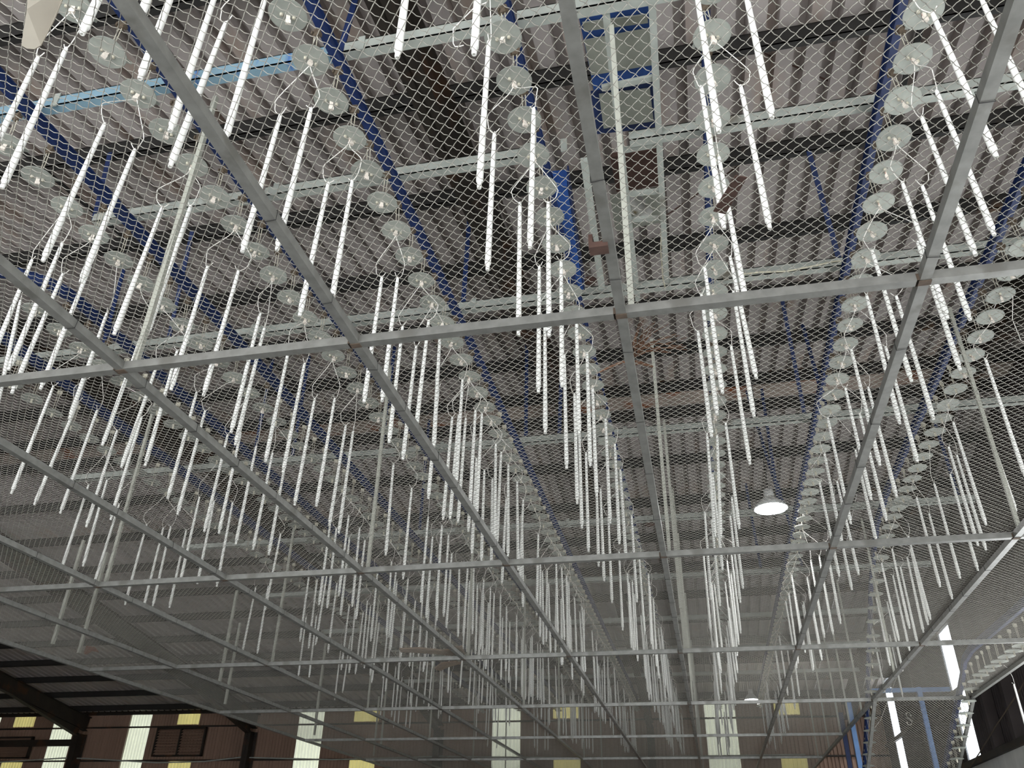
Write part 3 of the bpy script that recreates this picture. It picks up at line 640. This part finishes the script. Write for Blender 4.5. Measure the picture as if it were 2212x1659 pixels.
for n in range(26):
    e = (random.uniform(1375, 1485), random.uniform(688, 770)); st = (random.uniform(1362, 1380), random.uniform(745, 775))
    if e[0] < 1420: e = (e[0], random.uniform(690, 715))
    m_ = ((e[0] + st[0]) / 2 + random.uniform(-6, 6), (e[1] + st[1]) / 2 + random.uniform(-10, 2)); zz = [ZN + random.uniform(.01, .05) for _ in range(3)]
    MB().tube([atz(*st, zz[0]) - tw, atz(*m_, zz[1]) - tw, atz(*e, zz[2]) - tw], [.0045, .0035, .002], 4).obj('twig', 'twig', root)
for lab, ps in (('long brown strip of bark lying on the net near the centre bottom', [(862, 1403), (905, 1401), (955, 1406), (992, 1402), (1004, 1412), (998, 1420), (950, 1414), (905, 1411), (866, 1409)]), ('short curved piece of bark lying on the net under the longer strip', [(938, 1445), (952, 1434), (985, 1430), (996, 1434), (970, 1441), (950, 1450)]), ('crumpled bark flake lying beside the bark strip on the net', [(978, 1400), (998, 1397), (1004, 1416), (988, 1420)])):
    pp = [atz(*p, ZN) for p in ps]; c0 = sum(pp, Vector()) / len(pp); tag(MB().poly([p - c0 for p in pp], .02).obj('bark_piece', 'bark', None, c0), lab, 'bark')
pp = [atz(*p, ZN) for p in ((180, 1412), (186, 1396), (206, 1400), (214, 1410), (200, 1406), (188, 1414))]; c0 = sum(pp, Vector()) / 6
tag(MB().poly([p - c0 for p in pp], .008).obj('dead_leaf', 'leaf', None, c0), 'orange-brown dead leaf on the net at the lower left', 'leaf')
for lab, (x, y), z, r in (('round brown rusty cap hanging beside the blue guard, upper centre', (1275, 608), 5.3, .07), ('small dark round nest stuck by the far channel right of centre', (1401, 1134), 5.0, .1)):
    c0 = atz(x, y, z); tag(MB().lathe([(0, -.02), (.02, -.02), (r, .0), (r, .015), (.03, .03), (0, .03)], 16).obj('round_cap', 'plate', None, c0), lab, 'cap')
# rusty clip on the middle rail
c0 = atz(1296, 537, H - .01); tag(MB().box((-.05, -.03, -.012), (.04, .03, .02)).box((-.05, -.03, .02), (-.03, .03, .07)).obj('rail_clip', 'plate', None, c0), 'small rusty clip on the underside of the middle long rail', 'clip')
# cloudy plastic flap hanging below the net, top left
zf = 2.3; ps = [(62, -60), (58, 20), (46, 98), (58, 105), (74, 106), (88, 98), (118, 40), (150, -40), (160, -70)]
pp = [atz(x, y, zf + (.22 if y < 0 else .1 * (1 - y / 110))) for x, y in ps]; c0 = sum(pp, Vector()) / len(pp)
tag(MB().poly([p - c0 for p in pp], .004, FWD).obj('plastic_flap', 'plastic', None, c0), 'cloudy plastic flap with a rounded end hanging in the top left corner', 'plastic')
# cables
def cable(pts, r, lab, m='cable', name='cable'):
    c0 = pts[0]; b = MB(); b.tube([p - c0 for p in pts], r, 6); tag(b.obj(name, m, None, c0), lab, 'cable')
cable([aty(x, y, 6.54) for x, y in ((1605, 592), (1640, 588), (1700, 586), (1760, 574), (1800, 565), (1835, 562))], .008, 'cream cable looping along a cross channel left of the fifth disc row')
cable([aty(x, y, 6.5) for x, y in ((1430, 470), (1427, 540), (1432, 600), (1437, 622))], .008, 'cream cable hanging down beside the ladder frame')
cable([Vector((x, 29.5, z)) for x, z in ((-31, 3.35), (-27, 3.28), (-24, 3.42), (-23, 3.4), (-20, 3.24), (-18, 3.27), (-16.6, 3.4), (-13, 3.3), (-9, 3.38), (-4, 3.3), (3, 3.36))], .025, 'long grey cable sagging across the brown far wall', 'chan')
cable([atx(x, y, 5.2) for x, y in ((2230, 1440), (2200, 1495), (2150, 1570), (2120, 1620), (2100, 1650), (2085, 1675))], .012, 'thin brown wire slanting across the dark gable wall at lower right', 'trolley')

# ------------------------------------------------------------------ louvre vents on the far wall
for lab, x0, x1, z0, z1, dbl in (('brown louvre vent with two bays between translucent panels, lower left', -20.25, -18.2, 3.45, 4.45, True), ('wide brown louvre vent in the lower left corner', -28.4, -25.6, 3.42, 4.2, False)):
    t = empty('louvre_vent', (x0, YW - .1, z0), lab, 'vent')
    W_ = x1 - x0; H_ = z1 - z0
    f = MB().box((0, -.12, 0), (.06, 0, H_)).box((W_ - .06, -.12, 0), (W_, 0, H_)).box((0, -.12, 0), (W_, 0, .05)).box((0, -.12, H_ - .05), (W_, 0, H_))
    if dbl: f.box((W_ / 2 - .03, -.12, 0), (W_ / 2 + .03, 0, H_))
    f.obj('vent_frame', 'rafter', t)
    for k in range(9):
        z = .07 + (H_ - .12) * k / 9
        for (a, b_) in (((.06, W_ / 2 - .03), (W_ / 2 + .03, W_ - .06)) if dbl else ((.06, W_ - .06),)):
            MB().quadbox if False else None
            m = MB(); m.quadbox([(a, -.11, z), (b_, -.11, z), (b_, -.02, z + .07), (a, -.02, z + .07), (a, -.11, z + .012), (b_, -.11, z + .012), (b_, -.02, z + .082), (a, -.02, z + .082)]); m.obj('slat', 'wall', t)

# ------------------------------------------------------------------ conveyor columns on the right
for lab, pa, X, m in (('pale blue conveyor column standing in front of the dark far corner', (1838, 1545), 3.0, 'ltblue'), ('pale blue conveyor column behind the sloping net', (1990, 1512), 4.45, 'ltblue'), ('dark blue conveyor column left of the pale one, lower right', (1820, 1565), 3.02, 'blue')):
    c0 = atx(*pa, X); t = empty('conveyor_column', (c0.x, c0.y, -1.6), lab, 'column')
    MB().box((-.045, -.045, 0), (.045, .045, c0.z + 1.6 + .25)).obj('column_shaft', m, t); MB().box((-.1, -.1, 0), (.1, .1, .012)).obj('base_plate', 'rafter', t)
    if X > 4: MB().box((-.05, -.04, c0.z + 1.6 + .16), (-.95, .04, c0.z + 1.6 + .24)).box((.05, -.04, c0.z + 1.6 + .16), (.6, .04, c0.z + 1.6 + .24)).obj('column_arm', m, t)

# ------------------------------------------------------------------ lift everything so that the floor lies at zero
for o in list(SC.objects):
    if o.parent is None and o is not cam: o.location.z += EYE
